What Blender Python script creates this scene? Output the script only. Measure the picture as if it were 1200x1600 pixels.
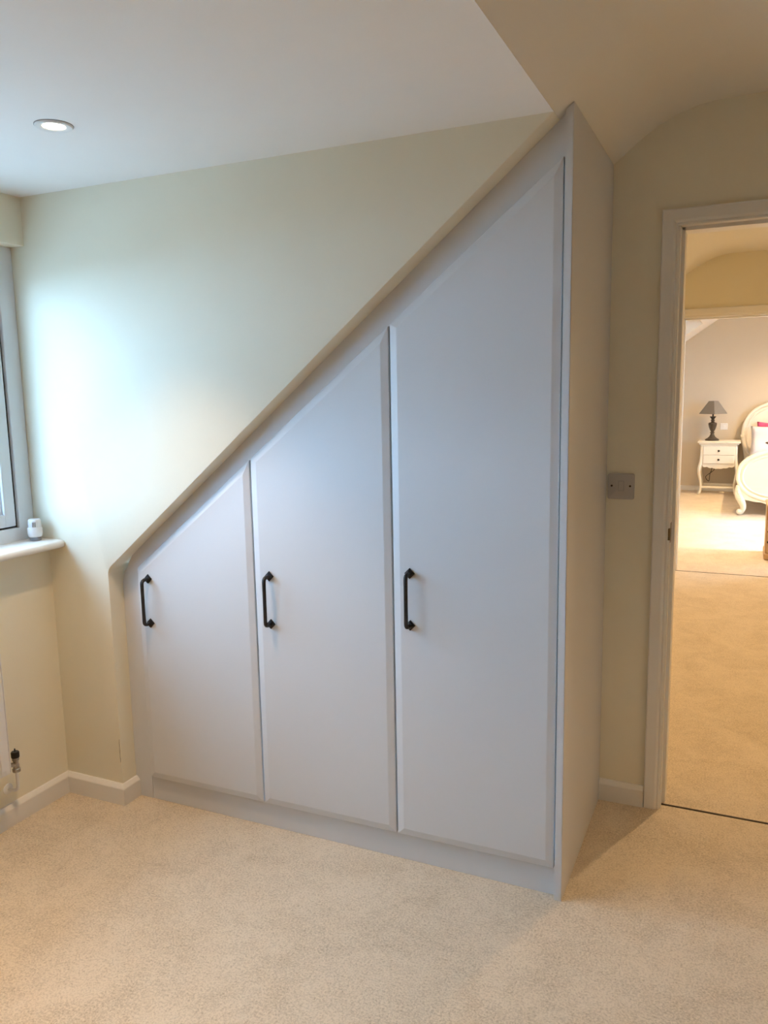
import bpy, bmesh, math, random
from mathutils import Vector, Matrix
random.seed(7)
for o in list(bpy.data.objects): bpy.data.objects.remove(o, do_unlink=True)
scene = bpy.context.scene
COL = scene.collection

# ------------------------------------------------------------------ camera
cam_data = bpy.data.cameras.new('camera'); cam = bpy.data.objects.new('camera', cam_data); COL.objects.link(cam)
cam_data.sensor_fit = 'VERTICAL'; cam_data.sensor_height = 36.0; cam_data.lens = 27.996; cam_data.clip_start = 0.02
CR = Vector((0.91115562, 0.41164921, -0.01844901)); CU = Vector((-0.04532953, 0.14463314, 0.9884465)); CB = Vector((0.40956156, -0.8997923, 0.15044316))
M = Matrix((CR, CU, CB)).transposed().to_4x4(); M.translation = Vector((2.28616, -2.08490, 1.47799))
cam.matrix_world = M
scene.camera = cam

# ------------------------------------------------------------------ sky, sun, exposure
world = bpy.data.worlds.new('sky'); scene.world = world; world.use_nodes = True
bg = world.node_tree.nodes['Background']
bg.inputs['Color'].default_value = (0.48, 0.78, 1.20, 1); bg.inputs['Strength'].default_value = 9.0
sun_d = bpy.data.lights.new('sun', 'SUN'); sun_d.energy = 3.4; sun_d.angle = math.radians(8.0); sun_d.color = (1.0, 0.93, 0.82)
sun = bpy.data.objects.new('sun', sun_d); COL.objects.link(sun); sun.location = (12, 6, 9)
sun.rotation_euler = Vector((-0.82, -0.06, -0.57)).to_track_quat('-Z', 'Y').to_euler()
vs = scene.view_settings
vs.view_transform = 'Standard'; vs.look = 'None'; vs.exposure = 0.98; vs.gamma = 1.0; vs.use_curve_mapping = False
scene.cycles.use_denoising = True
scene.cycles.max_bounces = 10; scene.cycles.diffuse_bounces = 5; scene.cycles.glossy_bounces = 3; scene.cycles.transparent_max_bounces = 12
scene.cycles.sample_clamp_indirect = 6.0; scene.cycles.caustics_reflective = False; scene.cycles.caustics_refractive = False
LAMP = (1.0, 0.67, 0.38); WARM = (1.0, 0.69, 0.38)
ROOM_W, LAND_W, BED_W = 48.0, 34.0, 118.0       # power of one recessed lamp in the room, landing, bedroom

# ------------------------------------------------------------------ measurements (metres)
XA, ZA, K = 1.818, 2.152, 0.8237         # where dormer ceiling, cheek and roof slope meet; slope of the roof
X1 = 0.269                               # free edge of the cheek wall
YF, YDOOR, YP, YW = 0.070, 0.050, 0.046, 0.699   # wardrobe frame, door face, end panel front, entrance wall
XE = 1.8585
YB0, YB1 = 4.56, 9.95                    # landing end wall, bedroom end wall
ROOM_X, ROOM_Y = 5.0, -4.0
def zs(x): return ZA + K * (x - XA)

# ------------------------------------------------------------------ materials
MATS = {}
def mat(name, col, rough=0.6, metal=0.0, bump=0.0, bscale=60.0, var=0.0, vscale=8.0, coat=0.0, col2=None, emit=None, estr=0.0, detail=4.0):
    if name in MATS: return MATS[name]
    m = bpy.data.materials.new(name); m.use_nodes = True; nt = m.node_tree; b = nt.nodes['Principled BSDF']
    b.inputs['Roughness'].default_value = rough; b.inputs['Metallic'].default_value = metal; b.inputs['Coat Weight'].default_value = coat
    tc = nt.nodes.new('ShaderNodeTexCoord')
    n = nt.nodes.new('ShaderNodeTexNoise'); n.inputs['Scale'].default_value = vscale; n.inputs['Detail'].default_value = detail
    nt.links.new(tc.outputs['Object'], n.inputs['Vector'])
    r = nt.nodes.new('ShaderNodeValToRGB'); r.color_ramp.elements[0].position = 0.3; r.color_ramp.elements[1].position = 0.7
    c2 = col2 or tuple(max(0, c * (1 - var)) for c in col)
    r.color_ramp.elements[0].color = (*c2, 1); r.color_ramp.elements[1].color = (*col, 1)
    nt.links.new(n.outputs['Fac'], r.inputs['Fac']); nt.links.new(r.outputs['Color'], b.inputs['Base Color'])
    if bump > 0:
        n2 = nt.nodes.new('ShaderNodeTexNoise'); n2.inputs['Scale'].default_value = bscale; n2.inputs['Detail'].default_value = 5
        nt.links.new(tc.outputs['Object'], n2.inputs['Vector'])
        bp = nt.nodes.new('ShaderNodeBump'); bp.inputs['Strength'].default_value = bump; bp.inputs['Distance'].default_value = 0.002
        nt.links.new(n2.outputs['Fac'], bp.inputs['Height']); nt.links.new(bp.outputs['Normal'], b.inputs['Normal'])
    if emit:
        b.inputs['Emission Color'].default_value = (*emit, 1); b.inputs['Emission Strength'].default_value = estr
    MATS[name] = m; return m
def carpet(name, col, dark):
    m = bpy.data.materials.new(name); m.use_nodes = True; nt = m.node_tree; b = nt.nodes['Principled BSDF']; L = nt.links.new
    b.inputs['Roughness'].default_value = 1.0; b.inputs['Sheen Weight'].default_value = 0.15; b.inputs['Sheen Roughness'].default_value = 0.5
    b.inputs['Specular IOR Level'].default_value = 0.1
    tc = nt.nodes.new('ShaderNodeTexCoord')
    def noise(s, d, rough=0.6, dist=0.0):
        n = nt.nodes.new('ShaderNodeTexNoise'); n.inputs['Scale'].default_value = s; n.inputs['Detail'].default_value = d
        n.inputs['Roughness'].default_value = rough; n.inputs['Distortion'].default_value = dist
        L(tc.outputs['Object'], n.inputs['Vector']); return n
    fine = noise(170, 4, 0.8, 0.3); mid = noise(40, 4, 0.7, 0.8); big = noise(5.0, 5, 0.6, 0.8)
    a = nt.nodes.new('ShaderNodeMath'); a.operation = 'MULTIPLY_ADD'; a.inputs[1].default_value = 0.66
    L(fine.outputs['Fac'], a.inputs[0])
    a2 = nt.nodes.new('ShaderNodeMath'); a2.operation = 'MULTIPLY_ADD'; a2.inputs[1].default_value = 0.16; L(mid.outputs['Fac'], a2.inputs[0])
    a3 = nt.nodes.new('ShaderNodeMath'); a3.operation = 'MULTIPLY'; a3.inputs[1].default_value = 0.18; L(big.outputs['Fac'], a3.inputs[0])
    L(a3.outputs[0], a2.inputs[2]); L(a2.outputs[0], a.inputs[2])
    r = nt.nodes.new('ShaderNodeValToRGB'); r.color_ramp.elements[0].position = 0.37; r.color_ramp.elements[1].position = 0.55
    r.color_ramp.elements[0].color = (*dark, 1); r.color_ramp.elements[1].color = (*col, 1)
    L(a.outputs[0], r.inputs['Fac']); L(r.outputs['Color'], b.inputs['Base Color'])
    bp = nt.nodes.new('ShaderNodeBump'); bp.inputs['Strength'].default_value = 0.7; bp.inputs['Distance'].default_value = 0.008
    L(a.outputs[0], bp.inputs['Height']); L(bp.outputs['Normal'], b.inputs['Normal'])
    return m
def glass(name):
    m = bpy.data.materials.new(name); m.use_nodes = True; nt = m.node_tree; nt.nodes.clear(); L = nt.links.new
    o = nt.nodes.new('ShaderNodeOutputMaterial'); t = nt.nodes.new('ShaderNodeBsdfTransparent'); t.inputs['Color'].default_value = (0.93, 0.96, 0.95, 1)
    g = nt.nodes.new('ShaderNodeBsdfGlossy'); g.inputs['Roughness'].default_value = 0.02
    lw = nt.nodes.new('ShaderNodeLayerWeight'); lw.inputs['Blend'].default_value = 0.5
    pw_ = nt.nodes.new('ShaderNodeMath'); pw_.operation = 'POWER'; pw_.inputs[1].default_value = 5.0; L(lw.outputs['Facing'], pw_.inputs[0])
    f = nt.nodes.new('ShaderNodeMath'); f.operation = 'MULTIPLY_ADD'; f.inputs[1].default_value = 0.7; f.inputs[2].default_value = 0.04; L(pw_.outputs[0], f.inputs[0])
    x = nt.nodes.new('ShaderNodeMixShader'); L(f.outputs[0], x.inputs[0]); L(t.outputs[0], x.inputs[1]); L(g.outputs[0], x.inputs[2]); L(x.outputs[0], o.inputs['Surface'])
    return m
CREAM = mat('cream_wall_paint', (0.845, 0.80, 0.65), 0.75, bump=0.08, bscale=180, var=0.015)
CEIL = mat('white_ceiling_paint', (0.87, 0.86, 0.84), 0.8, bump=0.08, bscale=160, var=0.012)
SLOPE = mat('cream_slope_paint', (0.80, 0.775, 0.70), 0.8, bump=0.08, bscale=160, var=0.012)
GLOSS = mat('white_gloss_paint', (0.80, 0.785, 0.75), 0.35, bump=0.03, bscale=60, var=0.01)
GREY = mat('pale_grey_lacquer', (0.665, 0.67, 0.68), 0.42, bump=0.05, bscale=260, var=0.012, vscale=3)
INNER = mat('wardrobe_inside', (0.25, 0.24, 0.23), 0.8, var=0.05)
PEWTER = mat('dark_pewter', (0.055, 0.055, 0.058), 0.38, metal=0.85, bump=0.1, bscale=120, var=0.3, vscale=40)
UPVC = mat('white_upvc', (0.74, 0.77, 0.80), 0.3, var=0.01)
GASKET = mat('black_gasket', (0.012, 0.013, 0.014), 0.6, var=0.1)
RADW = mat('radiator_enamel', (0.80, 0.79, 0.77), 0.3, var=0.01)
PLASTIC = mat('white_plastic', (0.78, 0.78, 0.78), 0.35, var=0.01)
SWITCHM = mat('satin_grey_switch', (0.50, 0.475, 0.45), 0.4, var=0.02)
GREYPL = mat('grey_plastic', (0.25, 0.26, 0.28), 0.5, var=0.05)
CHROME = mat('worn_chrome', (0.55, 0.52, 0.47), 0.35, metal=0.9, bump=0.2, bscale=90, var=0.5, vscale=50)
BLACK = mat('black_plastic', (0.015, 0.014, 0.014), 0.5, var=0.2)
BRASS = mat('dull_brass', (0.22, 0.16, 0.09), 0.4, metal=0.9, var=0.3, vscale=60)
DARKMETAL = mat('dark_bronze', (0.05, 0.035, 0.022), 0.5, metal=0.6, var=0.3, vscale=40)
CARPET = carpet('beige_carpet', (0.81, 0.69, 0.53), (0.48, 0.385, 0.265))
TAN = mat('taupe_wall_paint', (0.66, 0.58, 0.46), 0.8, bump=0.06, bscale=140, var=0.015)
IVORY = mat('ivory_painted_wood', (0.84, 0.80, 0.69), 0.45, bump=0.1, bscale=90, var=0.03, vscale=14)
BRONZE = mat('carved_dark_wood', (0.085, 0.066, 0.045), 0.55, bump=0.6, bscale=60, var=0.5, vscale=45)
SHADE = mat('grey_linen', (0.24, 0.22, 0.195), 0.9, bump=0.3, bscale=400, var=0.1, vscale=120)
LINEN = mat('white_linen', (0.80, 0.80, 0.81), 0.9, bump=0.25, bscale=60, col2=(0.66, 0.66, 0.76), vscale=9)
PINK = mat('pink_satin', (0.72, 0.10, 0.27), 0.55, bump=0.3, bscale=40, var=0.3, vscale=14)
BROWNP = mat('brown_print', (0.13, 0.07, 0.04), 0.8, var=0.3)
OAK = mat('light_oak', (0.56, 0.36, 0.19), 0.5, bump=0.2, bscale=50, var=0.15, vscale=18)
BOUNCE_GROUND = mat('pale_bounce_paving', (0.40, 0.39, 0.36), 0.95, bump=0.5, bscale=4, var=0.3, vscale=0.6)  # kept pale so the ground reflects daylight up to the ceiling
LEAF = mat('hedge_leaf', (0.035, 0.075, 0.03), 0.8, bump=0.8, bscale=12, var=0.6, vscale=6)
BULB = mat('lit_lamp_lens', (1, 0.95, 0.85), 0.3, emit=(1.0, 0.86, 0.62), estr=9.0)
CRACK = mat('crack_dark_gap', (0.02, 0.015, 0.01), 0.9, var=0.2)
GLASS = glass('clear_window_glass')

# ------------------------------------------------------------------ mesh helpers
def obj(name, bm, m, parent=None, smooth=False, label=None):
    bmesh.ops.recalc_face_normals(bm, faces=bm.faces[:])
    me = bpy.data.meshes.new(name); bm.to_mesh(me); bm.free()
    if smooth:
        for p in me.polygons: p.use_smooth = True
        if smooth != 'all':
            try: me.set_sharp_from_angle(angle=math.radians(40))
            except Exception: pass
    me.materials.append(m)
    o = bpy.data.objects.new(name, me); COL.objects.link(o)
    if parent:
        o.parent = parent
        L = Matrix.Identity(4); p = parent
        if p.type == 'EMPTY':
            L = Matrix.LocRotScale(p.location, p.rotation_euler, None)
        o.matrix_parent_inverse = L.inverted()
    if label: o['label'] = label
    return o
def thing(name, loc, label, cat, group=None, rz=0.0):
    o = bpy.data.objects.new(name, None); o.empty_display_size = 0.05; COL.objects.link(o); o.location = loc; o.rotation_euler = (0, 0, rz)
    o['label'] = label; o['category'] = cat
    if group: o['group'] = group
    return o
def tag(o, label, cat, group=None):
    o['label'] = label; o['category'] = cat
    if group: o['group'] = group
    return o
def struct(o): o['kind'] = 'structure'; return o
def sroot(name, loc):
    o = bpy.data.objects.new(name, None); o.empty_display_size = 0.05; COL.objects.link(o); o.location = loc; o['kind'] = 'structure'; return o
def new(): return bmesh.new()
def merge(dst, src):
    me = bpy.data.meshes.new('tmp'); src.to_mesh(me); src.free(); dst.from_mesh(me); bpy.data.meshes.remove(me); return dst
def box(bm, x0, x1, y0, y1, z0, z1, bev=0.0, seg=2):
    t = new()
    bmesh.ops.create_cube(t, size=1.0)
    for v in t.verts: v.co = Vector(((x0 + x1) / 2 + v.co.x * (x1 - x0), (y0 + y1) / 2 + v.co.y * (y1 - y0), (z0 + z1) / 2 + v.co.z * (z1 - z0)))
    if bev > 0: bmesh.ops.bevel(t, geom=t.edges[:], offset=bev, segments=seg, affect='EDGES', profile=0.5)
    return merge(bm, t)
def prism(bm, pts, f, d, bev=0.0, seg=2):
    """pts: 2-D outline; f(u,v) -> 3-D point; d: extrusion vector. Optional bevel on the edges of the first cap."""
    t = new(); d = Vector(d)
    a = [t.verts.new(f(u, v)) for u, v in pts]; b = [t.verts.new(Vector(f(u, v)) + d) for u, v in pts]
    n = len(pts); front = t.faces.new(a); t.faces.new(b[::-1])
    for i in range(n): t.faces.new((a[i], b[i], b[(i + 1) % n], a[(i + 1) % n]))
    bmesh.ops.recalc_face_normals(t, faces=t.faces[:])
    if bev > 0: bmesh.ops.bevel(t, geom=list(front.edges), offset=bev, segments=seg, affect='EDGES', profile=0.5)
    return merge(bm, t)
def xz(y): return lambda u, v: Vector((u, y, v))
def yz(x): return lambda u, v: Vector((x, u, v))
def xy(z): return lambda u, v: Vector((u, v, z))
def lathe(bm, prof, c, n=24, axis='z', sq=None):
    """prof: (r, h) pairs from bottom to top, turned about an axis through c."""
    t = new(); c = Vector(c); rings = []
    def place(r, h, a):
        x, y = r * math.cos(a), r * math.sin(a)
        if axis == 'z': return c + Vector((x, y, h))
        if axis == 'y': return c + Vector((x, h, y))
        return c + Vector((h, x, y))
    for r, h in prof: rings.append([t.verts.new(place(r, h, 2 * math.pi * i / n)) for i in range(n)])
    for a, b in zip(rings, rings[1:]):
        for i in range(n): t.faces.new((a[i], a[(i + 1) % n], b[(i + 1) % n], b[i]))
    t.faces.new(rings[0][::-1]); t.faces.new(rings[-1])
    bmesh.ops.remove_doubles(t, verts=t.verts[:], dist=1e-6)
    return merge(bm, t)
def tube(bm, path, rad, n=10, square=False):
    t = new(); P = [Vector(p) for p in path]; rings = []
    R = rad if isinstance(rad, (list, tuple)) else [rad] * len(P)
    ref = None
    for i, p in enumerate(P):
        d = (P[min(i + 1, len(P) - 1)] - P[max(i - 1, 0)]).normalized()
        if ref is None:
            ref = d.orthogonal().normalized()
            if square: ref = Vector((1, 0, 0)) if abs(d.x) < 0.9 else Vector((0, 0, 1))
        u = (ref - d * ref.dot(d)).normalized(); w = d.cross(u); ref = u
        rings.append([t.verts.new(p + (u * math.cos(2 * math.pi * (k + 0.5) / n) + w * math.sin(2 * math.pi * (k + 0.5) / n)) * R[i]) for k in range(n)])
    for a, b in zip(rings, rings[1:]):
        for i in range(n): t.faces.new((a[i], a[(i + 1) % n], b[(i + 1) % n], b[i]))
    t.faces.new(rings[0][::-1]); t.faces.new(rings[-1])
    return merge(bm, t)
def smoothpath(pts, k=6):
    P = [Vector(p) for p in pts]; out = []
    for i in range(len(P) - 1):
        p0, p1, p2, p3 = P[max(i - 1, 0)], P[i], P[i + 1], P[min(i + 2, len(P) - 1)]
        for j in range(k):
            s = j / k
            out.append(0.5 * ((2 * p1) + (-p0 + p2) * s + (2 * p0 - 5 * p1 + 4 * p2 - p3) * s * s + (-p0 + 3 * p1 - 3 * p2 + p3) * s ** 3))
    out.append(P[-1]); return out
def sweep_plan(bm, path, prof):
    """sweep a (distance from wall, height) profile along a plan polyline; the room lies to the right of the direction of travel."""
    t = new(); n = len(path); rings = []
    for i in range(n):
        p = Vector(path[i]).to_2d() if len(path[i]) > 2 else Vector(path[i])
        def nrm(a, b): d = (Vector(b) - Vector(a)).normalized(); return Vector((d.y, -d.x))
        if i == 0: m = nrm(path[0], path[1])
        elif i == n - 1: m = nrm(path[-2], path[-1])
        else:
            a, b = nrm(path[i - 1], path[i]), nrm(path[i], path[i + 1]); m = (a + b) / (1 + a.dot(b))
        rings.append([t.verts.new((p.x + m.x * d, p.y + m.y * d, h)) for d, h in prof])
    k = len(prof)
    for a, b in zip(rings, rings[1:]):
        for i in range(k): t.faces.new((a[i], a[(i + 1) % k], b[(i + 1) % k], b[i]))
    t.faces.new(rings[0]); t.faces.new(rings[-1][::-1])
    return merge(bm, t)
def door_surround(bm, x0, x1, zt, y, sgn, prof):
    """mitred architrave round an opening x0..x1, head zt, on a wall face at y; sgn: which way it projects along y."""
    t = new(); k = len(prof); rings = []
    for idx in range(4):
        ring = []
        for d, h in prof:
            x = x0 - d if idx < 2 else x1 + d
            z = 0.0 if idx in (0, 3) else zt + d
            ring.append(t.verts.new((x, y + sgn * h, z)))
        rings.append(ring)
    for a, b in zip(rings, rings[1:]):
        for i in range(k): t.faces.new((a[i], a[(i + 1) % k], b[(i + 1) % k], b[i]))
    t.faces.new(rings[0]); t.faces.new(rings[-1][::-1])
    return merge(bm, t)

# ================================================================== THE ROOM SHELL
# floors
bm = new(); box(bm, -0.14, ROOM_X + 0.1, ROOM_Y - 0.1, 0.727, -0.12, 0.0); struct(obj('floor', bm, CARPET))
bm = new(); box(bm, 0.5, 3.6, 0.738, 4.60, -0.12, 0.0); struct(obj('floor_landing', bm, CARPET))
bm = new(); box(bm, -0.3, 4.9, 4.606, YB1 + 0.1, -0.12, 0.001); struct(obj('floor_bedroom', bm, CARPET))

# window wall: below sill, above head, far side of window
WY = -2.2
bm = new()
box(bm, -0.14, 0.0, ROOM_Y, 0.0, 0.0, 0.943); box(bm, -0.14, -0.004, ROOM_Y, 0.0, 1.992, 2.4); box(bm, -0.14, 0.0, ROOM_Y, WY, 0.943, 1.992)
struct(obj('wall_left', bm, CREAM))

# dormer cheek wall above and left of the wardrobe, with its rounded lower corner
r = 0.045; zc = zs(X1)
ang = math.atan(K); tl = r * math.tan((math.pi / 2 - ang) / 2)
arc = []
cx, cz = X1 + r, zc - tl
for i in range(7):
    a = math.pi - (math.pi / 2 - ang) * i / 6
    arc.append((cx + r * math.cos(a), cz + r * math.sin(a)))
pts = [(-0.14, 0.0), (X1, 0.0)] + arc + [(XA, zs(XA)), (XA, 2.40), (-0.14, 2.40)]
bm = new(); prism(bm, pts, xz(0.0), (0, 0.10, 0), bev=0.004)
cheek = struct(obj('wall_dormer', bm, CREAM, smooth=True))
bm = new()   # hairline crack down the plaster corner
cz0 = [(0.157, 0.0000), (0.170, 0.0008), (0.185, 0.0002), (0.200, 0.0009), (0.214, 0.0003), (0.228, 0.0006), (0.246, 0.0)]
pts = [(X1 - 0.0052 - w + 0.0007 * math.sin(i * 2.2), z) for i, (z, w) in enumerate(cz0)] + [(X1 - 0.0046 + 0.0007 * math.sin(i * 2.2), z) for i, (z, w) in reversed(list(enumerate(cz0)))]
prism(bm, pts, xz(-0.0004), (0, 0.003, 0)); obj('crack', bm, CRACK, cheek, label='thin dark crack down the plaster corner')

# dormer ceiling (flat) and main ceiling (slope curving into flat)
bm = new(); box(bm, -0.14, XA, ROOM_Y, 0.11, ZA, ZA + 0.35); struct(obj('ceiling_dormer', bm, CEIL))
prof = [(XA - 0.001, ZA), (1.93, 2.2435), (1.965, 2.269), (2.00, 2.290), (2.035, 2.3065), (2.07, 2.319), (2.11, 2.3295), (2.16, 2.336), (2.24, 2.338), (ROOM_X + 0.1, 2.338), (ROOM_X + 0.1, 2.6), (XA - 0.001, 2.6)]
bm = new(); prism(bm, prof, xz(ROOM_Y), (0, YW + 0.06 - ROOM_Y, 0)); struct(obj('ceiling', bm, SLOPE, smooth=True))
# slope over the wardrobe (inside of the roof)
bm = new(); prism(bm, [(X1 - 0.3, zs(X1 - 0.3)), (XA, zs(XA)), (XA, zs(XA) + 0.1), (X1 - 0.3, zs(X1 - 0.3) + 0.1)], xz(0.09), (0, YW - 0.03, 0)); struct(obj('ceiling_eaves', bm, SLOPE))

# entrance wall with the doorway
DX0, DX1, DZ = 2.070, 2.832, 1.980        # clear opening (lining faces)
LT = 0.028
bm = new()
box(bm, 0.2, DX0 - LT, YW, 0.83, 0.0, 2.6); box(bm, DX1 + LT, ROOM_X + 0.1, YW, 0.83, 0.0, 2.6); box(bm, DX0 - LT, DX1 + LT, YW, 0.83, DZ + LT, 2.6)
struct(obj('wall_entrance', bm, CREAM))
bm = new(); box(bm, ROOM_X, ROOM_X + 0.12, ROOM_Y - 0.1, 0.75, 0.0, 2.6); struct(obj('wall_right', bm, TAN))  # unseen right and rear walls, taupe chosen to absorb bluish bounce light
bm = new(); box(bm, -0.14, ROOM_X + 0.1, ROOM_Y - 0.12, ROOM_Y, 0.0, 2.6); struct(obj('wall_rear', bm, TAN))

# baseboards
BB = [(0.0, 0.0), (0.018, 0.0), (0.018, 0.0615), (0.0165, 0.0645), (0.006, 0.0755), (0.0, 0.0765)]
bm = new(); sweep_plan(bm, [(0.0, ROOM_Y), (0.0, 0.0)], BB); struct(obj('baseboard_left', bm, GLOSS))
bm = new(); sweep_plan(bm, [(0.0005, 0.0), (X1, 0.0), (X1, YF - 0.0005)], BB); struct(obj('baseboard_dormer', bm, GLOSS))
bm = new(); sweep_plan(bm, [(XE + 0.001, YW), (2.013, YW)], BB); struct(obj('baseboard_entrance', bm, GLOSS))

bm = new(); sweep_plan(bm, [(DX1 + 0.0575, YW), (ROOM_X, YW), (ROOM_X, ROOM_Y)], BB); struct(obj('baseboard_right', bm, GLOSS))
# doorway: lining, stops, architrave, strike plate
d1 = sroot('door_1', (DX0, YW, 0))
bm = new(); box(bm, DX0 - LT, DX0, YW - 0.0, 0.832, 0.0, DZ, 0.001); box(bm, DX1, DX1 + LT, YW, 0.832, 0.0, DZ, 0.001); box(bm, DX0 - LT, DX1 + LT, YW, 0.832, DZ, DZ + LT, 0.001)
obj('door_lining', bm, GLOSS, d1)
bm = new(); box(bm, DX0 - 0.001, DX0 + 0.011, 0.745, 0.818, 0.0, DZ, 0.0015); box(bm, DX1 - 0.011, DX1 + 0.001, 0.745, 0.818, 0.0, DZ, 0.0015); box(bm, DX0, DX1, 0.745, 0.818, DZ - 0.011, DZ + 0.001, 0.0015)
obj('door_stop', bm, GLOSS, d1)
ARC = [(0.0, 0.0), (0.0, 0.007), (0.002, 0.009), (0.006, 0.0095), (0.009, 0.008), (0.011, 0.0105), (0.014, 0.0135), (0.018, 0.015), (0.048, 0.0165), (0.051, 0.0155), (0.052, 0.013), (0.052, 0.0)]
bm = new(); door_surround(bm, DX0 - 0.004, DX1 + 0.004, DZ + 0.004 - 0.008, YW, -1, ARC); obj('architrave', bm, GLOSS, d1)
bm = new(); box(bm, DX0 - 0.0005, DX0 + 0.0012, YW + 0.004, YW + 0.034, 0.955, 1.022, 0.0005); box(bm, DX0 - 0.006, DX0 + 0.0012, YW - 0.0105, YW + 0.004, 0.966, 1.006, 0.0005)
obj('strike_plate', bm, BRASS, d1, label='dull brass strike plate')
bm = new(); box(bm, DX0 + 0.0010, DX0 + 0.0016, YW + 0.010, YW + 0.025, 0.972, 1.004); obj('latch_hole', bm, BLACK, d1)
bm = new(); box(bm, DX0 + 0.001, DX1 - 0.001, 0.7285, 0.7365, -0.02, 0.0025, 0.001)
tag(obj('threshold_strip', bm, DARKMETAL), 'narrow dark metal carpet strip across the doorway floor', 'threshold strip', 'doorway carpet strips')

# ------------------------------------------------------------------ window
w1 = sroot('window_1', (-0.1, WY / 2, 0.943))
def ring_yz(bm, y0, y1, z0, z1, w, x0, x1, bev=0.003):
    box(bm, x0, x1, y1 - w, y1, z0, z1, bev); box(bm, x0, x1, y0, y0 + w, z0, z1, bev)
    box(bm, x0, x1, y0 + w - 0.002, y1 - w + 0.002, z0, z0 + w, bev); box(bm, x0, x1, y0 + w - 0.002, y1 - w + 0.002, z1 - w, z1, bev)
M1, M2 = -0.76, -1.48
bm = new(); ring_yz(bm, WY, 0.0, 0.955, 1.992, 0.064, -0.135, -0.066)
for ym in (M1, M2): box(bm, -0.135, -0.066, ym - 0.035, ym + 0.035, 1.0, 1.94, 0.003)
for ya, yb_ in ((M2, M1), (WY, M2)): box(bm, -0.135, -0.066, ya + 0.03, yb_ - 0.03, 1.40, 1.47, 0.003)
obj('window_frame', bm, UPVC, w1)
def sash(y0, y1, z0, z1):
    bm = new(); ring_yz(bm, y0 + 0.001, y1 - 0.001, z0 + 0.001, z1 - 0.001, 0.010, -0.128, -0.0785, 0.001); obj('gasket', bm, GASKET, w1)
    bm = new(); ring_yz(bm, y0 + 0.008, y1 - 0.008, z0 + 0.0065, z1 - 0.0065, 0.045, -0.130, -0.074); ring_yz(bm, y0 + 0.047, y1 - 0.047, z0 + 0.047, z1 - 0.047, 0.017, -0.125, -0.086, 0.004)
    o = obj('sash', bm, UPVC, w1)
    bm = new(); box(bm, -0.100, -0.094, y0 + 0.055, y1 - 0.055, z0 + 0.055, z1 - 0.055); p_ = obj('pane', bm, GLASS, None); p_.parent = o
sash(M1 + 0.035, -0.064, 1.019, 1.928)
for ya, yb_ in ((M2 + 0.035, M1 - 0.035), (WY + 0.064, M2 - 0.035)):
    sash(ya, yb_, 1.019, 1.40); sash(ya, yb_, 1.47, 1.928)
bm = new()
prism(bm, [(-0.066, 0.943), (0.062, 0.943), (0.071, 0.9455), (0.0755, 0.951), (0.077, 0.9575), (0.0755, 0.964), (0.071, 0.9685), (0.062, 0.971), (-0.066, 0.972)], lambda u, v: Vector((u, -0.001, v)), (0, WY - 0.08, 0))
obj('window_sill', bm, GLOSS, w1, smooth=True)
bm = new(); box(bm, -0.50, -0.138, ROOM_Y - 0.1, 0.35, 2.12, 2.34); struct(obj('sky_block_overhang', bm, UPVC))  # unseen eave added to cut high sky light close to the window
# outside: ground made pale to bounce daylight indoors, and hedge seen through the glass
bm = new(); box(bm, -40, 40, -40, 40, -3.0, -2.9); struct(obj('ground_outside', bm, BOUNCE_GROUND))
bm = new()
for i in range(30):
    t = new(); bmesh.ops.create_icosphere(t, subdivisions=3, radius=1.0)
    c = Vector((-14 + random.uniform(-.6, .6), -13 + i * 1.25, -2.2)); s = Vector((1.2, 1.3, random.uniform(1.7, 2.2)))
    for v in t.verts: v.co = Vector((v.co.x * s.x, v.co.y * s.y, v.co.z * s.z)) * random.uniform(0.9, 1.08) + c
    merge(bm, t)
h = obj('garden_hedge', bm, LEAF); tag(h, 'dark green garden hedge outside the window', 'hedge')

# ================================================================== WARDROBE
wd = thing('wardrobe', (1.05, 0.35, 0), 'built-in pale grey three-door wardrobe with a slanting top under the roof slope', 'wardrobe')
def dtop(x): return 0.876 + 0.799 * (x - 0.352)
g = 0.0015
# end panel
bm = new()
prism(bm, [(YP, 0.0), (YW - 0.001, 0.0), (YW - 0.001, zs(XE - 0.0205) - 0.001), (YP, zs(XE - 0.0205) - 0.001)], yz(XE - 0.0205), (0.0205, 0, 0))
for v in bm.verts:
    if v.co.z > 1 and v.co.x > XE - 0.001: v.co.z = zs(XE) - 0.001
bmesh.ops.bevel(bm, geom=[e for e in bm.edges if all(abs(v.co.y - YP) < 1e-4 for v in e.verts)], offset=0.0015, segments=2, affect='EDGES')
obj('end_panel', bm, GREY, wd)
# plinth, filler strip, sloping top rail
bm = new(); box(bm, 0.345, XE - 0.0215, YF, YF + 0.02, 0.0, 0.098, 0.001); obj('plinth', bm, GREY, wd)
bm = new(); prism(bm, [(X1 + 0.0005, 0.0), (0.3445, 0.0), (0.3445, 0.10), (0.362, 0.10), (0.362, dtop(0.362) + 0.004), (X1 + 0.0005 + 0.012, zs(X1 + 0.012) - 0.03), (X1 + 0.0005, zs(X1) - 0.06)], xz(YF - 0.001), (0, 0.02, 0)); obj('filler_strip', bm, GREY, wd)
bm = new()
xl, xr = X1 + 0.013, XE - 0.0215
prism(bm, [(xl, zs(xl) - 0.030), (0.362, dtop(0.362) - 0.012), (xr, dtop(xr) - 0.012), (xr, zs(xr) - 0.0005), (X1 + 0.05, zs(X1 + 0.05) - 0.0005)], xz(YF), (0, 0.02, 0)); obj('top_rail', bm, GREY, wd)
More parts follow.
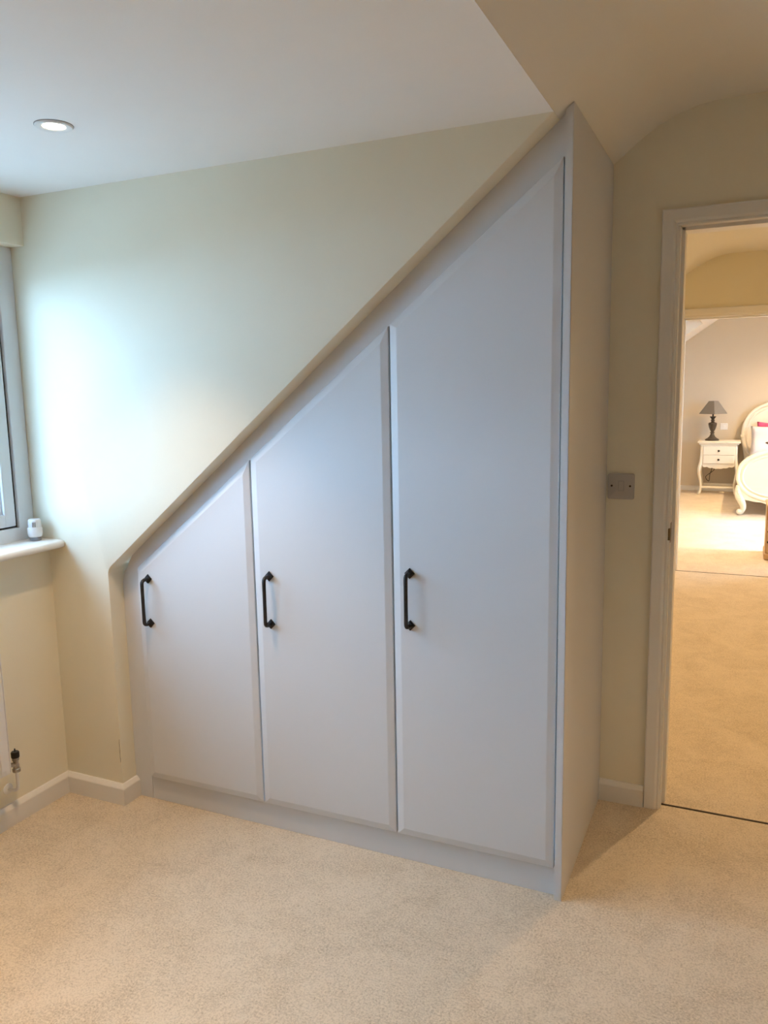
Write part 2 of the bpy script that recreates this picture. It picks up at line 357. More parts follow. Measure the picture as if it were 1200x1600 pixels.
# carcass inside
bm = new(); box(bm, 0.30, XE - 0.022, 0.62, 0.632, 0.0, 0.6); box(bm, 0.30, XE - 0.022, YF + 0.021, 0.62, 0.085, 0.10); obj('carcass', bm, INNER, wd)
def inset(P, d):
    n = len(P); out = []
    for i in range(n):
        a, b, c = Vector(P[i - 1]), Vector(P[i]), Vector(P[(i + 1) % n])
        e1, e2 = (b - a).normalized(), (c - b).normalized()
        n1, n2 = Vector((-e1.y, e1.x)), Vector((-e2.y, e2.x))
        out.append(tuple(b + (n1 + n2) * d / (1 + n1.dot(n2))))
    return out
def handle_mesh(x, z):
    bm = new(); h = 0.0798; yf = YDOOR; so = 0.034
    P = [(x, yf - 0.004, z - h), (x, yf - so + 0.012, z - h), (x, yf - so + 0.0045, z - h + 0.0025), (x, yf - so + 0.001, z - h + 0.007), (x, yf - so, z - h + 0.014)]
    P += [(x, yf - so, z - 0.03), (x, yf - so, z + 0.03)] + [(p[0], p[1], 2 * z - p[2]) for p in reversed(P)]
    tube(bm, P, [0.0064] * 5 + [0.0060] * 2 + [0.0064] * 5, 10)
    for s in (-1, 1):
        for hw, y0, y1 in ((0.0165, yf + 0.0005, yf - 0.005), (0.0125, yf - 0.0045, yf - 0.0095), (0.0095, yf - 0.009, yf - 0.012)):
            a = hw * 1.0
            t = new(); prism(t, [(x - a, z + s * h), (x, z + s * h - a), (x + a, z + s * h), (x, z + s * h + a)], xz(y1), (0, y0 - y1, 0), bev=0.0012); merge(bm, t)
    return bm
doors = [(0.3525, 0.8395, 0.403, 0.763), (0.8455, 1.3345, 0.903, 0.8125), (1.3405, 1.8325, 1.395, 0.8605)]
names = ['shortest sloping door', 'middle sloping door', 'tallest sloping door']
for i, (xa, xb, hx, hz) in enumerate(doors):
    zb = 0.094
    O = [(xa, zb), (xb, zb), (xb, dtop(xb)), (xa, dtop(xa))]
    I1 = inset(O, 0.0015); I2 = inset(O, 0.021); I3 = inset(O, 0.023)
    t = new()
    levels = [(O, YF - 0.0005), (O, 0.0562), (I1, 0.0550), (I2, 0.0504), (I3, YDOOR)]
    rings = [[t.verts.new((u, y, v)) for u, v in L] for L, y in levels]
    for a, b in zip(rings, rings[1:]):
        for k in range(4): t.faces.new((a[k], a[(k + 1) % 4], b[(k + 1) % 4], b[k]))
    t.faces.new(rings[0]); t.faces.new(rings[-1])
    d = obj('door', t, GREY, wd, label=names[i])
    o = obj('handle', handle_mesh(hx, hz), PEWTER, None, smooth=True); o.parent = d; o.matrix_parent_inverse = d.matrix_parent_inverse.inverted() @ d.matrix_parent_inverse
    o['label'] = 'dark pewter bar handle with diamond plates'

# ================================================================== SWITCH, DOWNLIGHTS
SX, SZ, SS = 1.8640, 1.0985, 0.0875
sw = thing('light_switch', (SX + SS / 2, YW, SZ + SS / 2), 'square pale grey single-rocker light switch on the wall beside the doorway', 'light switch')
bm = new(); t = new(); box(t, SX, SX + SS, YW - 0.009, YW, SZ, SZ + SS, 0.0)
bmesh.ops.bevel(t, geom=[e for e in t.edges if abs(e.verts[0].co.y - e.verts[1].co.y) > 0.005], offset=0.006, segments=4, affect='EDGES', profile=0.5)
bmesh.ops.bevel(t, geom=[e for e in t.edges if all(v.co.y < YW - 0.008 for v in e.verts)], offset=0.0022, segments=3, affect='EDGES', profile=0.5); merge(bm, t)
obj('plate', bm, SWITCHM, sw, smooth=True)
cx, cz = SX + SS / 2 + 0.001, SZ + SS / 2 + 0.002
bm = new(); box(bm, cx - 0.0092, cx + 0.0092, YW - 0.0094, YW - 0.006, cz - 0.0172, cz + 0.0172); obj('rocker_gap', bm, GREYPL, sw)
bm = new(); prism(bm, [(YW - 0.0125, cz - 0.0162), (YW - 0.0105, cz), (YW - 0.0100, cz + 0.0160), (YW - 0.006, cz + 0.0160), (YW - 0.006, cz - 0.0162)], yz(cx - 0.0082), (0.0164, 0, 0)); obj('rocker', bm, SWITCHM, sw)
for s in (-1, 1):
    bm = new(); lathe(bm, [(0.0035, -0.0106), (0.0035, -0.0085)], (SX + SS / 2 + s * 0.0302, YW, cz), 14, 'y'); obj('screw', bm, DARKMETAL, sw)

def downlight(name, x, y, z, watts, label, size=0.046, col=LAMP, ang=84):
    d = thing(name, (x, y, z), label, 'ceiling light', 'recessed ceiling downlights')
    bm = new(); n = 36; t = new(); rings = []
    for r_, h_ in ((size, 0.0), (size, -0.0025), (size * 0.95, -0.0055), (size * 0.80, -0.006), (size * 0.62, -0.003), (size * 0.60, 0.004)):
        rings.append([t.verts.new((x + r_ * math.cos(2 * math.pi * i / n), y + r_ * math.sin(2 * math.pi * i / n), z + h_)) for i in range(n)])
    for a, b in zip(rings, rings[1:]):
        for i in range(n): t.faces.new((a[i], a[(i + 1) % n], b[(i + 1) % n], b[i]))
    merge(bm, t); obj('bezel', bm, PLASTIC, d, smooth=True)
    bm = new(); lathe(bm, [(size * 1.03, -0.0012), (size * 1.03, 0.0002)], (x, y, z), 36); obj('seal_ring', bm, GREYPL, d)
    bm = new(); lathe(bm, [(size * 0.60, -0.0022), (size * 0.35, -0.0036), (0.001, -0.004)], (x, y, z), 24); obj('lens', bm, BULB, d, smooth=True, label='glowing warm lamp lens')
    L = bpy.data.lights.new('lamp', 'SPOT'); L.energy = watts; L.color = col; L.spot_size = math.radians(ang); L.spot_blend = 0.9; L.shadow_soft_size = 0.022
    o = bpy.data.objects.new('lamp', L); COL.objects.link(o); o.parent = d; o.location = (0, 0, -0.028)
downlight('downlight', 0.668, -0.487, ZA, ROOM_W * 0.65, 'round white recessed downlight glowing in the flat dormer ceiling above the window end')
downlight('downlight', 0.668, -1.85, ZA, ROOM_W * 1.15, 'unseen recessed downlight added in the dormer ceiling away from the wardrobe')  # unseen lamp added for more warm light at the dormer end
downlight('downlight', 3.7, -0.7, 2.338, ROOM_W * 0.78, 'unseen recessed downlight added in the main ceiling of the room facing the tall wardrobe end', ang=130)  # unseen lamp added to warm the end panel and entrance wall

# ================================================================== RADIATOR AND VALVE PARTS
rad = thing('radiator', (0.07, -0.9, 0.0), 'white enamelled panel radiator on the wall under the window', 'radiator')
RY1, RY0, RZ0, RZ1 = -0.322, -1.32, 0.232, 0.80
bm = new(); pts = []
x0 = 0.090
n = 30; wv = []
yy = RY1 - 0.012
box(bm, 0.052, 0.0895, RY0 + 0.004, RY1 - 0.004, RZ0 + 0.006, RZ1 - 0.006, 0.004)
# pressed channels on the front
t = new(); prof = []
y = RY1
prof.append((y, 0.086)); prof.append((y - 0.002, 0.0905)); y -= 0.018; prof.append((y, 0.0905))
while y > RY0 + 0.05:
    prof += [(y - 0.004, 0.0965), (y - 0.020, 0.0965), (y - 0.024, 0.0905), (y - 0.034, 0.0905)]; y -= 0.034
prof += [(RY0 + 0.002, 0.0905), (RY0, 0.086)]
lo = [t.verts.new((x, yv, RZ0 + 0.022)) for yv, x in prof]; hi = [t.verts.new((x, yv, RZ1 - 0.022)) for yv, x in prof]
lo2 = [t.verts.new((min(x, 0.0905), yv, RZ0)) for yv, x in prof]; hi2 = [t.verts.new((min(x, 0.0905), yv, RZ1)) for yv, x in prof]
lo3 = [t.verts.new((0.084, yv, RZ0 - 0.001)) for yv, x in prof]; hi3 = [t.verts.new((0.084, yv, RZ1 + 0.001)) for yv, x in prof]
for a, b in ((lo3, lo2), (lo2, lo), (lo, hi), (hi, hi2), (hi2, hi3)):
    for i in range(len(a) - 1): t.faces.new((a[i], a[i + 1], b[i + 1], b[i]))
merge(bm, t); obj('panel', bm, RADW, rad)
bm = new()
for i in range(26): box(bm, 0.046, 0.092, RY0 + 0.02 + i * 0.037, RY0 + 0.044 + i * 0.037, RZ1 - 0.004, RZ1 + 0.004, 0.0015)
obj('top_grille', bm, RADW, rad)
bm = new(); box(bm, 0.045, 0.0925, RY1 - 0.001, RY1 + 0.0015, RZ0 + 0.004, RZ1 - 0.004, 0.0006); obj('side_cover', bm, RADW, rad)
for yb_ in (RY1 - 0.16, RY0 + 0.16):
    bm = new(); box(bm, 0.0015, 0.0525, yb_ - 0.015, yb_ + 0.015, 0.28, 0.74, 0.003); obj('wall_bracket', bm, RADW, rad)
VX, VY = 0.052, -0.268
bm = new(); lathe(bm, [(0.0085, 0.205), (0.0135, 0.207), (0.0135, 0.217), (0.0100, 0.219), (0.0105, 0.232), (0.0085, 0.236), (0.0090, 0.246), (0.0115, 0.248), (0.0115, 0.262)], (VX, VY, 0), 14)
tube(bm, [(VX, VY, 0.232), (VX, RY1 + 0.001, 0.248)], [0.0075, 0.009], 12); obj('valve_body', bm, CHROME, rad, smooth=True, label='worn metal radiator valve body')
bm = new(); lathe(bm, [(0.0132, 0.258), (0.0138, 0.262), (0.0138, 0.276), (0.0115, 0.279), (0.003, 0.279), (0.0022, 0.289), (0.0015, 0.290)], (VX, VY, 0), 16); obj('valve_stem_cap', bm, BLACK, rad, smooth=True, label='black exposed valve stem')
bm = new(); tube(bm, smoothpath([(VX, VY, 0.208), (VX, VY, 0.16), (VX - 0.004, VY, 0.143), (VX - 0.018, VY, 0.134), (0.001, VY, 0.132)], 4), 0.0055, 10); obj('supply_pipe', bm, RADW, rad, smooth=True)
bm = new(); lathe(bm, [(0.019, 0.0005), (0.019, 0.003), (0.012, 0.007), (0.006, 0.007)], (0, VY, 0.132), 20, 'x'); obj('pipe_collar', bm, RADW, rad, smooth=True)

tv = thing('thermostatic_valve_head', (-0.014, -0.046, 0.972), 'small white thermostatic radiator valve head with grey base standing on the windowsill', 'valve head')
c = (-0.014, -0.046, 0.9725)
bm = new(); lathe(bm, [(0.0185, 0.0), (0.0195, 0.001), (0.0195, 0.009), (0.0175, 0.010), (0.0175, 0.013)], c, 24); obj('base_ring', bm, GREYPL, tv, smooth=True)
bm = new(); lathe(bm, [(0.0175, 0.0115), (0.0225, 0.0145), (0.0250, 0.024), (0.0252, 0.044), (0.0240, 0.0455), (0.0225, 0.047), (0.0215, 0.068), (0.0205, 0.0735), (0.0180, 0.0765), (0.001, 0.0775)], c, 36); obj('cap', bm, PLASTIC, tv, smooth=True)
fd = Vector((2.286 - c[0], -2.085 - c[1], 0)).normalized(); sd = Vector((-fd.y, fd.x, 0))
a0 = math.atan2(fd.y, fd.x) - 0.12
for s in (-1, 0, 1):
    bm = new(); aa = a0 + s * 0.20
    d_ = Vector((math.cos(aa), math.sin(aa), 0)); w_ = Vector((-d_.y, d_.x, 0))
    t = new(); prism(t, [(-0.0010, 0.050), (0.0010, 0.050), (0.0010, 0.067), (-0.0010, 0.067)], lambda u, v: Vector(c) + d_ * (0.0228 - (v - 0.050) * 0.045) + w_ * u + Vector((0, 0, v)), tuple(-d_ * 0.004)); merge(bm, t)
    obj('slot', bm, BLACK, tv)

# ================================================================== LANDING
bm = new(); box(bm, 0.88, 1.0, 0.80, 4.60, 0.0, 2.0); struct(obj('wall_landing_left', bm, CREAM))
bm = new(); box(bm, 3.3, 3.42, 0.80, 4.60, 0.0, 2.6); struct(obj('wall_landing_right', bm, CREAM))
prof = [(0.9, 1.735), (1.90, 2.358), (1.94, 2.381), (1.98, 2.401), (2.02, 2.418), (2.07, 2.431), (2.12, 2.438), (2.2, 2.440), (3.4, 2.440), (3.4, 2.62), (0.9, 2.62)]
bm = new(); prism(bm, prof, xz(0.82), (0, 3.78, 0)); struct(obj('ceiling_landing', bm, SLOPE, smooth=True))
BX0, BX1, BZ = 1.816, 2.578, 1.984
bm = new(); box(bm, -0.3, BX0 - LT, YB0, 4.69, 0.0, 2.62); box(bm, BX1 + LT, 4.9, YB0, 4.69, 0.0, 2.62); box(bm, BX0 - LT, BX1 + LT, YB0, 4.69, BZ + LT, 2.62)
struct(obj('wall_landing_end', bm, CREAM))
d2 = sroot('door_2', (BX0, YB0, 0))
bm = new(); box(bm, BX0 - LT, BX0, YB0, 4.692, 0.0, BZ, 0.001); box(bm, BX1, BX1 + LT, YB0, 4.692, 0.0, BZ, 0.001); box(bm, BX0 - LT, BX1 + LT, YB0, 4.692, BZ, BZ + LT, 0.001); obj('door_lining', bm, GLOSS, d2)
bm = new(); box(bm, BX0 - 0.001, BX0 + 0.011, 4.60, 4.65, 0.0, BZ, 0.0015); box(bm, BX1 - 0.011, BX1 + 0.001, 4.60, 4.65, 0.0, BZ, 0.0015); box(bm, BX0, BX1, 4.60, 4.65, BZ - 0.011, BZ + 0.001, 0.0015); obj('door_stop', bm, GLOSS, d2)
ARC2 = [(d * 1.25, h) for d, h in ARC]
bm = new(); door_surround(bm, BX0 - 0.004, BX1 + 0.004, BZ + 0.002, YB0, -1, ARC2); obj('architrave', bm, GLOSS, d2)
bm = new(); door_surround(bm, BX0 - 0.004, BX1 + 0.004, BZ + 0.002, 4.69, 1, ARC2); obj('architrave', bm, GLOSS, d2)
bm = new(); box(bm, BX0 + 0.001, BX1 - 0.001, 4.599, 4.607, -0.02, 0.002, 0.0008); tag(obj('threshold_strip', bm, DARKMETAL), 'narrow dark carpet strip in the bedroom doorway beyond the landing', 'threshold strip', 'doorway carpet strips')
bm = new(); sweep_plan(bm, [(1.0, 0.84), (1.0, YB0), (BX0 - 0.071, YB0)], BB); struct(obj('baseboard_landing', bm, GLOSS))
downlight('downlight', 2.45, 1.7, 2.440, LAND_W, 'unseen recessed downlight in the landing ceiling beside the first doorway', col=WARM, ang=150)  # unseen lamps assumed for the warm light on the landing
downlight('downlight', 2.45, 3.5, 2.440, LAND_W, 'unseen recessed downlight in the landing ceiling beside the bedroom doorway', col=WARM, ang=150)

# ================================================================== BEDROOM SHELL
bm = new(); box(bm, -0.3, 4.9, YB1, YB1 + 0.12, 0.0, 2.7); struct(obj('wall_bedroom_end', bm, TAN))
bm = new(); box(bm, -0.32, -0.2, 4.65, YB1 + 0.1, 0.0, 1.1); struct(obj('wall_bedroom_left', bm, TAN))
bm = new()   # right wall with an unseen window opening, added to let sun onto the floor
box(bm, 4.6, 4.74, 4.65, 5.6, 0.0, 2.62); box(bm, 4.6, 4.74, 7.7, YB1 + 0.1, 0.0, 2.62); box(bm, 4.6, 4.74, 5.6, 7.7, 0.0, 0.9); box(bm, 4.6, 4.74, 5.6, 7.7, 2.0, 2.62)
struct(obj('wall_bedroom_right', bm, TAN))
w3 = sroot('added_window_3', (4.67, 6.75, 0.85)); bm = new(); ring_yz(bm, 5.6, 7.7, 0.9, 2.0, 0.06, 4.65, 4.72)
box(bm, 4.65, 4.72, 6.62, 6.68, 0.95, 1.95)
wf = obj('window_frame', bm, UPVC, w3); bm = new(); box(bm, 4.683, 4.687, 5.65, 7.65, 0.95, 1.95); obj('pane', bm, GLASS, w3)
def bs(x): return 2.05 + 0.69 * (x - 1.43)
def slope_piece(bm, xa, xb, ya, yb_): prism(bm, [(xa, bs(xa)), (xb, bs(xb)), (xb, bs(xb) + 0.26), (xa, bs(xa) + 0.26)], xz(ya), (0, yb_ - ya, 0))
bm = new(); SX0, SX1, SY0, SY1 = 0.85, 1.72, 7.3, 9.05
slope_piece(bm, -0.32, SX0, 4.69, YB1 + 0.05); slope_piece(bm, SX0, SX1, 4.69, SY0); slope_piece(bm, SX0, SX1, SY1, YB1 + 0.05); slope_piece(bm, SX1, 1.995, 4.69, YB1 + 0.05)
box(bm, 1.99, 4.75, 4.65, YB1 + 0.1, 2.44, 2.7); struct(obj('ceiling_bedroom', bm, CEIL))
w2 = sroot('window_2', (1.28, 8.17, 2.1)); bm = new()
def slope_bar(bm, xa, xb, ya, yb_, o0, o1): prism(bm, [(xa, bs(xa) + o0), (xb, bs(xb) + o0), (xb, bs(xb) + o1), (xa, bs(xa) + o1)], xz(ya), (0, yb_ - ya, 0))
slope_bar(bm, SX0, SX0 + 0.06, SY0, SY1, 0.17, 0.25); slope_bar(bm, SX1 - 0.06, SX1, SY0, SY1, 0.17, 0.25); slope_bar(bm, SX0, SX1, SY0, SY0 + 0.06, 0.17, 0.25); slope_bar(bm, SX0, SX1, SY1 - 0.06, SY1, 0.17, 0.25)
obj('window_frame', bm, GLOSS, w2); bm = new(); slope_bar(bm, SX0 + 0.05, SX1 - 0.05, SY0 + 0.05, SY1 - 0.05, 0.205, 0.210); obj('sky_block_blind', bm, IVORY, w2, label='closed cream blind added to keep sky light out of the roof window')  # blind added to stop sky light entering through the roof window
bm = new(); sweep_plan(bm, [(-0.2, YB1), (4.6, YB1)], [(d, h * 0.9) for d, h in BB]); struct(obj('baseboard_bedroom', bm, GLOSS))
downlight('downlight', 2.3, 6.3, 2.44, BED_W, 'unseen recessed downlight in the bedroom ceiling nearer the doorway', col=WARM, ang=150)  # unseen lamps assumed for the warm light in the bedroom
downlight('downlight', 3.2, 8.6, 2.44, BED_W, 'unseen recessed downlight in the bedroom ceiling above the bed', col=WARM, ang=150)
# roof shell above everything keeps daylight to the windows
# ================================================================== BEDSIDE TABLE, LAMP, SOCKET
nt_ = thing('bedside_table', (1.96, 9.71, 0.0), 'ivory two-drawer bedside table with curved legs and a scalloped apron', 'bedside table')
NY0, NY1 = 9.50, 9.90
bm = new(); box(bm, 1.698, 2.232, NY0 - 0.02, NY1, 0.700, 0.724, 0.008, 3); box(bm, 1.715, 2.215, NY0 - 0.008, NY1, 0.682, 0.702, 0.006, 2); obj('top', bm, IVORY, nt_)
bm = new()
pts = [(1.742, 0.684), (2.188, 0.684), (2.190, 0.56), (2.198, 0.42), (2.19, 0.395)]
ap = []
for i in range(33):
    s = i / 32; x = 2.17 - s * 0.41
    e = abs(2 * s - 1)
    z = 0.352 + 0.036 * e ** 1.3 + 0.010 * math.cos(e * 6 * math.pi) * (0.4 + 0.6 * e)
    ap.append((x, z))
pts += ap + [(1.738, 0.395), (1.732, 0.42), (1.740, 0.56)]
prism(bm, pts, xz(NY0 + 0.012), (0, 0.018, 0)); box(bm, 1.742, 1.76, NY0 + 0.02, NY1 - 0.005, 0.40, 0.684); box(bm, 2.17, 2.188, NY0 + 0.02, NY1 - 0.005, 0.40, 0.684); box(bm, 1.742, 2.188, NY1 - 0.02, NY1 - 0.005, 0.40, 0.684); box(bm, 1.75, 2.18, NY0 + 0.02, NY1 - 0.01, 0.40, 0.412)
obj('body', bm, IVORY, nt_)
for z0, z1 in ((0.541, 0.655), (0.425, 0.533)):
    bm = new(); box(bm, 1.772, 2.160, NY0 - 0.001, NY0 + 0.016, z0, z1, 0.004, 2); dr = obj('drawer', bm, IVORY, nt_)
    bm = new(); lathe(bm, [(0.005, 0.0), (0.005, -0.008), (0.0125, -0.011), (0.0145, -0.018), (0.010, -0.024), (0.001, -0.0255)], (1.966, NY0, (z0 + z1) / 2), 14, 'y'); k_ = obj('knob', bm, BLACK, None, smooth=True); k_.parent = dr; k_['label'] = 'small black knob'
for sx, xw in ((-1, 1.752), (1, 2.178)):
    for yy, sy in ((NY0 + 0.028, -1), (NY1 - 0.03, 0)):
        bm = new(); P = [(0.000, 0.66, .020), (-0.002, 0.55, .020), (0.004, 0.45, .023), (0.017, 0.385, .026), (0.025, 0.335, .025), (0.020, 0.27, .021), (0.006, 0.20, .0175), (-0.004, 0.13, .0155), (-0.003, 0.07, .015), (0.008, 0.03, .017), (0.022, 0.014, .017), (0.028, 0.0135, .013)]
        path = smoothpath([(xw + sx * o_, yy + sy * o_ * 0.6, z_) for o_, z_, r_ in P], 3)
        R_ = []
        for i in range(len(P) - 1):
            for j in range(3): R_.append(P[i][2] + (P[i + 1][2] - P[i][2]) * j / 3)
        R_.append(P[-1][2]); tube(bm, path, R_, 10); obj('leg', bm, IVORY, nt_, smooth='all')
for nm, a in (('front_rail', (1.752, 2.178, NY0 + 0.020, NY0 + 0.038, 0.088, 0.118)), ('back_rail', (1.752, 2.178, NY1 - 0.038, NY1 - 0.020, 0.088, 0.118)), ('side_rail', (1.744, 1.762, NY0 + 0.03, NY1 - 0.03, 0.088, 0.118)), ('side_rail', (2.168, 2.186, NY0 + 0.03, NY1 - 0.03, 0.088, 0.118))):
    bm = new(); box(bm, *a, 0.003); obj(nm, bm, IVORY, nt_)

LX, LY, LZ = 1.868, 9.70, 0.724
lp = thing('table_lamp', (LX, LY, LZ), 'table lamp with a dark urn base and grey square shade on the bedside table', 'table lamp')
bm = new()
lathe(bm, [(0.088, 0.0), (0.090, 0.004), (0.090, 0.014), (0.080, 0.024), (0.062, 0.032), (0.040, 0.052), (0.028, 0.072), (0.022, 0.092), (0.020, 0.100), (0.030, 0.104), (0.031, 0.112), (0.020, 0.117), (0.022, 0.126), (0.036, 0.150), (0.048, 0.185), (0.054, 0.215), (0.055, 0.232), (0.050, 0.240), (0.028, 0.246), (0.020, 0.254), (0.020, 0.264), (0.027, 0.268), (0.027, 0.275), (0.018, 0.280), (0.022, 0.298), (0.036, 0.316), (0.042, 0.322), (0.040, 0.326), (0.016, 0.328)], (LX, LY, LZ), 12)
obj('base', bm, BRONZE, lp, smooth=True)
bm = new(); lathe(bm, [(0.010, 0.324), (0.010, 0.372), (0.014, 0.374), (0.014, 0.41)], (LX, LY, LZ), 12); obj('stem', bm, BLACK, lp)
# four-sided shade, one corner turned to the doorway
t = new(); zb_, zt_ = LZ + 0.362, LZ + 0.535; rb, rt = 0.178, 0.060; rot = math.radians(-90 + 8)
rings = []
for rr, zz in ((rb - 0.004, zb_ + 0.0), (rb, zb_), (rb, zb_ + 0.006), (rt, zt_), (rt - 0.004, zt_), (rb - 0.006, zb_ + 0.006)):
    rings.append([t.verts.new((LX + rr * math.cos(rot + k * math.pi / 2), LY + rr * math.sin(rot + k * math.pi / 2), zz)) for k in range(4)])
rings.append(rings[0])
for a, b in zip(rings, rings[1:]):
    for k in range(4): t.faces.new((a[k], a[(k + 1) % 4], b[(k + 1) % 4], b[k]))
obj('shade', t, SHADE, lp, label='grey square tapering shade')
bm = new(); tube(bm, smoothpath([(1.90, 9.915, 0.70), (1.895, 9.925, 0.45), (1.875, 9.91, 0.37), (1.90, 9.88, 0.335), (1.905, 9.87, 0.305), (1.86, 9.87, 0.262), (1.815, 9.88, 0.225), (1.80, 9.88, 0.195), (1.825, 9.88, 0.155), (1.845, 9.88, 0.150), (1.85, 9.885, 0.20), (1.855, 9.89, 0.25), (1.875, 9.90, 0.31), (1.865, 9.92, 0.36), (1.86, 9.935, 0.42)], 5), 0.0042, 8); tag(obj('power_cable', bm, BLACK, None, smooth='all'), 'thin black cable hanging in a loop under the bedside table', 'cable')

so = thing('wall_socket', (2.01, YB1, 0.905), 'small white switch plate on the taupe bedroom wall beside the lamp', 'wall socket')
bm = new(); box(bm, 1.958, 2.052, YB1 - 0.010, YB1, 0.857, 0.948, 0.004, 2); obj('plate', bm, PLASTIC, so)
bm = new(); box(bm, 1.990, 2.020, YB1 - 0.0135, YB1 - 0.009, 0.885, 0.920, 0.002); obj('rocker', bm, PLASTIC, so)

# ================================================================== BED
BXC = 2.715
bed = thing('bed', (BXC, 8.8, 0.0), 'ivory carved bed with an oval headboard and footboard in the far bedroom', 'bed')
def superell(cx, cz, a, b, e=2.3, n=64):
    out = []
    for i in range(n):
        t_ = 2 * math.pi * i / n; c_, s_ = math.cos(t_), math.sin(t_)
        out.append((cx + a * math.copysign(abs(c_) ** (2 / e), c_), cz + b * math.copysign(abs(s_) ** (2 / e), s_)))
    return out
def oval_board(part, cx, cz, a, b, y, th, name):
    bm = new(); prism(bm, superell(cx, cz, a, b), xz(y), (0, th, 0)); o = obj(name, bm, IVORY, part)
    def rim(off, rad, nm, yoff):
        P = superell(cx, cz, a - off, b - off); m_ = new(); n = len(P); k = 8; rings = []
        for i, (u, v) in enumerate(P):
            d = Vector((u - cx, v - cz)); q0, q1 = Vector(P[i - 1]), Vector(P[(i + 1) % n]); tg = (q1 - q0).normalized(); nn = Vector((tg.y, -tg.x))
            rings.append([m_.verts.new((u + nn.x * rad * math.cos(2 * math.pi * j / k), y + yoff - rad * 0.9 * math.sin(2 * math.pi * j / k), v + nn.y * rad * math.cos(2 * math.pi * j / k))) for j in range(k)])
        for i in range(n):
            A, B = rings[i], rings[(i + 1) % n]
            for j in range(k): m_.faces.new((A[j], A[(j + 1) % k], B[(j + 1) % k], B[j]))
        r_ = obj(nm, m_, IVORY, None, smooth='all'); r_.parent = o
    rim(0.016, 0.024, 'outer_rim', 0.004); rim(0.060, 0.014, 'inner_rim', 0.0)
    return o
FY, HY = 7.76, 9.83
oval_board(bed, BXC, 0.452, 0.503, 0.300, FY, 0.045, 'footboard')
oval_board(bed, BXC, 0.800, 0.480, 0.440, HY, 0.045, 'headboard')
# footboard apron with curved lower edge, scroll legs
bm = new()
top = [(BXC - 0.44, 0.30), (BXC + 0.44, 0.30)]
low = []
for i in range(41):
    s = i / 40; x = BXC + 0.40 - 0.80 * s; e = abs(2 * s - 1)
    low.append((x, 0.118 + 0.075 * max(0, (e - 0.25)) ** 0.8 - 0.012 * math.cos(e * 5 * math.pi) * (1 - e)))
prism(bm, [(BXC - 0.45, 0.33), (BXC - 0.46, 0.22)] + low[::-1] + [(BXC + 0.46, 0.22), (BXC + 0.45, 0.33)], xz(FY - 0.004), (0, 0.05, 0)); obj('apron', bm, IVORY, bed)
for s in (-1, 1):
    bm = new(); P = [(0.478, 0.34, .026), (0.483, 0.27, .034), (0.470, 0.215, .042), (0.440, 0.16, .040), (0.420, 0.11, .034), (0.423, 0.07, .030), (0.445, 0.036, .030), (0.468, 0.030, .029)]
    path = smoothpath([(BXC + s * a, FY + 0.01, z) for a, z, r_ in P], 4); R_ = []
    for i in range(len(P) - 1):
        for j in range(4): R_.append(P[i][2] + (P[i + 1][2] - P[i][2]) * j / 4)
    R_.append(P[-1][2]); tube(bm, path, R_, 12)
    lg = obj('leg', bm, IVORY, bed, smooth='all')
    bm = new(); lathe(bm, [(0.001, -0.046), (0.014, -0.044), (0.024, -0.038), (0.028, -0.03), (0.028, 0.03), (0.02, 0.038)], (BXC + s * 0.462, FY + 0.01, 0.040), 18, 'y'); f_ = obj('scroll_foot', bm, IVORY, None, smooth=True); f_.parent = lg
    bm = new()
    for k_ in range(5): 
        t = new(); bmesh.ops.create_icosphere(t, subdivisions=2, radius=0.018 - 0.002 * k_)
        for v in t.verts: v.co = Vector((v.co.x, v.co.y * 0.6, v.co.z * 1.3)) + Vector((BXC + s * (0.482 - 0.010 * k_), FY - 0.026, 0.285 - 0.030 * k_))
        merge(bm, t)
    f_ = obj('leg_carving', bm, IVORY, None, smooth='all'); f_.parent = lg
    bm = new(); tube(bm, smoothpath([(BXC + s * 0.40, HY + 0.02, 0.0), (BXC + s * 0.405, HY + 0.02, 0.4), (BXC + s * 0.43, HY + 0.02, 0.60), (BXC + s * 0.458, HY + 0.012, 0.76), (BXC + s * 0.466, HY + 0.0, 0.80)], 4), 0.030, 10); pl = obj('headboard_post', bm, IVORY, bed, smooth='all')
    bm = new(); t = new(); bmesh.ops.create_icosphere(t, subdivisions=2, radius=0.03)
    for v in t.verts: v.co = Vector((v.co.x * 1.0, v.co.y * 0.7, v.co.z * 0.7)) + Vector((BXC + s * 0.466, HY - 0.01, 0.778))
    merge(bm, t); e_ = obj('carved_ear', bm, IVORY, None, smooth='all'); e_.parent = pl
    bm = new(); box(bm, BXC + s * 0.44 - 0.015, BXC + s * 0.44 + 0.015, FY + 0.04, HY + 0.01, 0.24, 0.38, 0.006); obj('side_rail', bm, IVORY, bed)
bm = new(); box(bm, BXC - 0.425, BXC + 0.425, FY + 0.06, HY - 0.01, 0.30, 0.53, 0.05, 4); obj('mattress', bm, LINEN, bed, smooth=True)

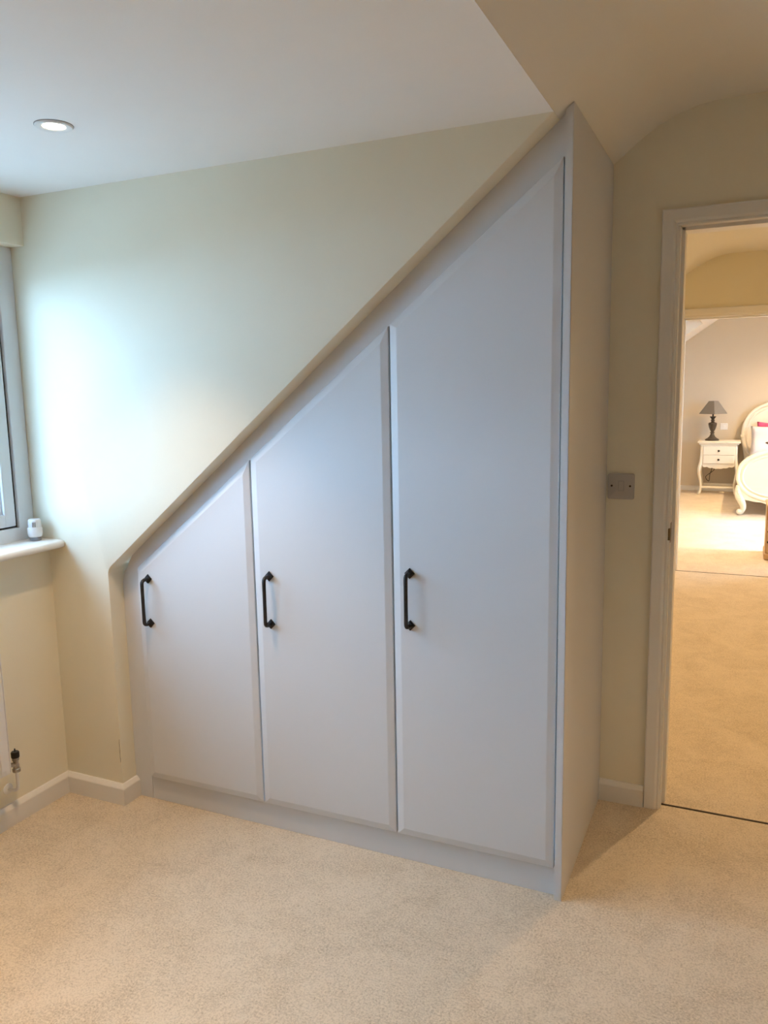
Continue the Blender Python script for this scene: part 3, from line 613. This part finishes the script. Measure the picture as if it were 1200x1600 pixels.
def cushion(name, cx, cy, cz, w, h, th, tilt, m, label, cat, rz=0.0, ry=0.0):
    t = new(); bmesh.ops.create_grid(t, x_segments=16, y_segments=16, size=1.0)
    top = [v.co.copy() for v in t.verts]
    geo = bmesh.ops.duplicate(t, geom=t.verts[:] + t.edges[:] + t.faces[:])
    dup = [g_ for g_ in geo['geom'] if isinstance(g_, bmesh.types.BMVert)]; dupset = set(dup)
    for v in t.verts:
        u, w_ = v.co.x, v.co.y
        k = (max(0.0, (1 - u ** 4)) * max(0.0, (1 - w_ ** 4))) ** 0.45
        pin = 1 - 0.07 * (1 - abs(u) ** 2) * abs(w_) ** 3 - 0.0
        pin2 = 1 - 0.07 * (1 - abs(w_) ** 2) * abs(u) ** 3
        sgn = -1 if v in dupset else 1
        v.co = Vector((u * w / 2 * pin2, sgn * k * th / 2 * (1 + 0.10 * math.sin(u * 4 + w_ * 3)), w_ * h / 2 * pin))
    bmesh.ops.remove_doubles(t, verts=t.verts[:], dist=1e-5)
    R_ = Matrix.Rotation(rz, 4, 'Z') @ Matrix.Rotation(tilt, 4, 'X') @ Matrix.Rotation(ry, 4, 'Y')
    for v in t.verts: v.co = R_ @ v.co + Vector((cx, cy, cz))
    o = obj(name, t, m, None, smooth='all')
    if label: tag(o, label, cat)
    return o
pw = cushion('pillow', 2.61, 9.555, 0.731, 0.54, 0.40, 0.17, -0.22, LINEN, 'white patterned pillow propped against the oval headboard', 'pillow')
bm = new(); prism(bm, [(2.520, 0.712), (2.535, 0.724), (2.56, 0.728), (2.60, 0.722), (2.60, 0.700), (2.57, 0.694), (2.545, 0.698)], xz(9.468), (0, 0.01, 0)); f_ = obj('print', bm, BROWNP, None); f_.parent = pw; f_['label'] = 'dark brown printed mark'
cushion('cushion', 2.635, 9.745, 0.755, 0.46, 0.42, 0.09, -0.05, PINK, 'bright pink cushion tucked behind the white pillow', 'cushion', ry=0.06)

# ================================================================== OAK DRAWER CHEST AT THE BEDROOM DOORWAY
ch = thing('drawer_chest', (2.72, 5.47, 0.0), 'low light oak drawer chest with dark knobs standing past the bedroom doorway', 'chest')
OX, OY = 2.478, 5.27
bm = new(); t = new(); box(t, OX, OX + 0.48, OY, OY + 0.38, 0.0, 0.450); bmesh.ops.bevel(t, geom=[e for e in t.edges if abs(e.verts[0].co.z - e.verts[1].co.z) > 0.1], offset=0.012, segments=3, affect='EDGES'); merge(bm, t); obj('body', bm, OAK, ch)
bm = new(); box(bm, OX - 0.006, OX + 0.486, OY - 0.010, OY + 0.384, 0.448, 0.470, 0.006, 2); obj('top', bm, OAK, ch)
bm = new(); box(bm, OX - 0.008, OX + 0.488, OY - 0.010, OY + 0.384, 0.0, 0.055, 0.012, 3); obj('plinth', bm, OAK, ch)
for z0, z1 in ((0.065, 0.178), (0.186, 0.310), (0.318, 0.442)):
    bm = new(); box(bm, OX + 0.010, OX + 0.470, OY - 0.008, OY + 0.004, z0, z1, 0.003); dr = obj('drawer', bm, OAK, ch)
    for kx in (0.022, 0.44):
        bm = new(); lathe(bm, [(0.005, 0.0), (0.005, -0.014), (0.011, -0.018), (0.011, -0.024), (0.001, -0.027)], (OX + kx, OY - 0.008, (z0 + z1) / 2 if z0 > .1 else z1 - 0.02), 12, 'y'); k_ = obj('knob', bm, BLACK, None, smooth=True); k_.parent = dr
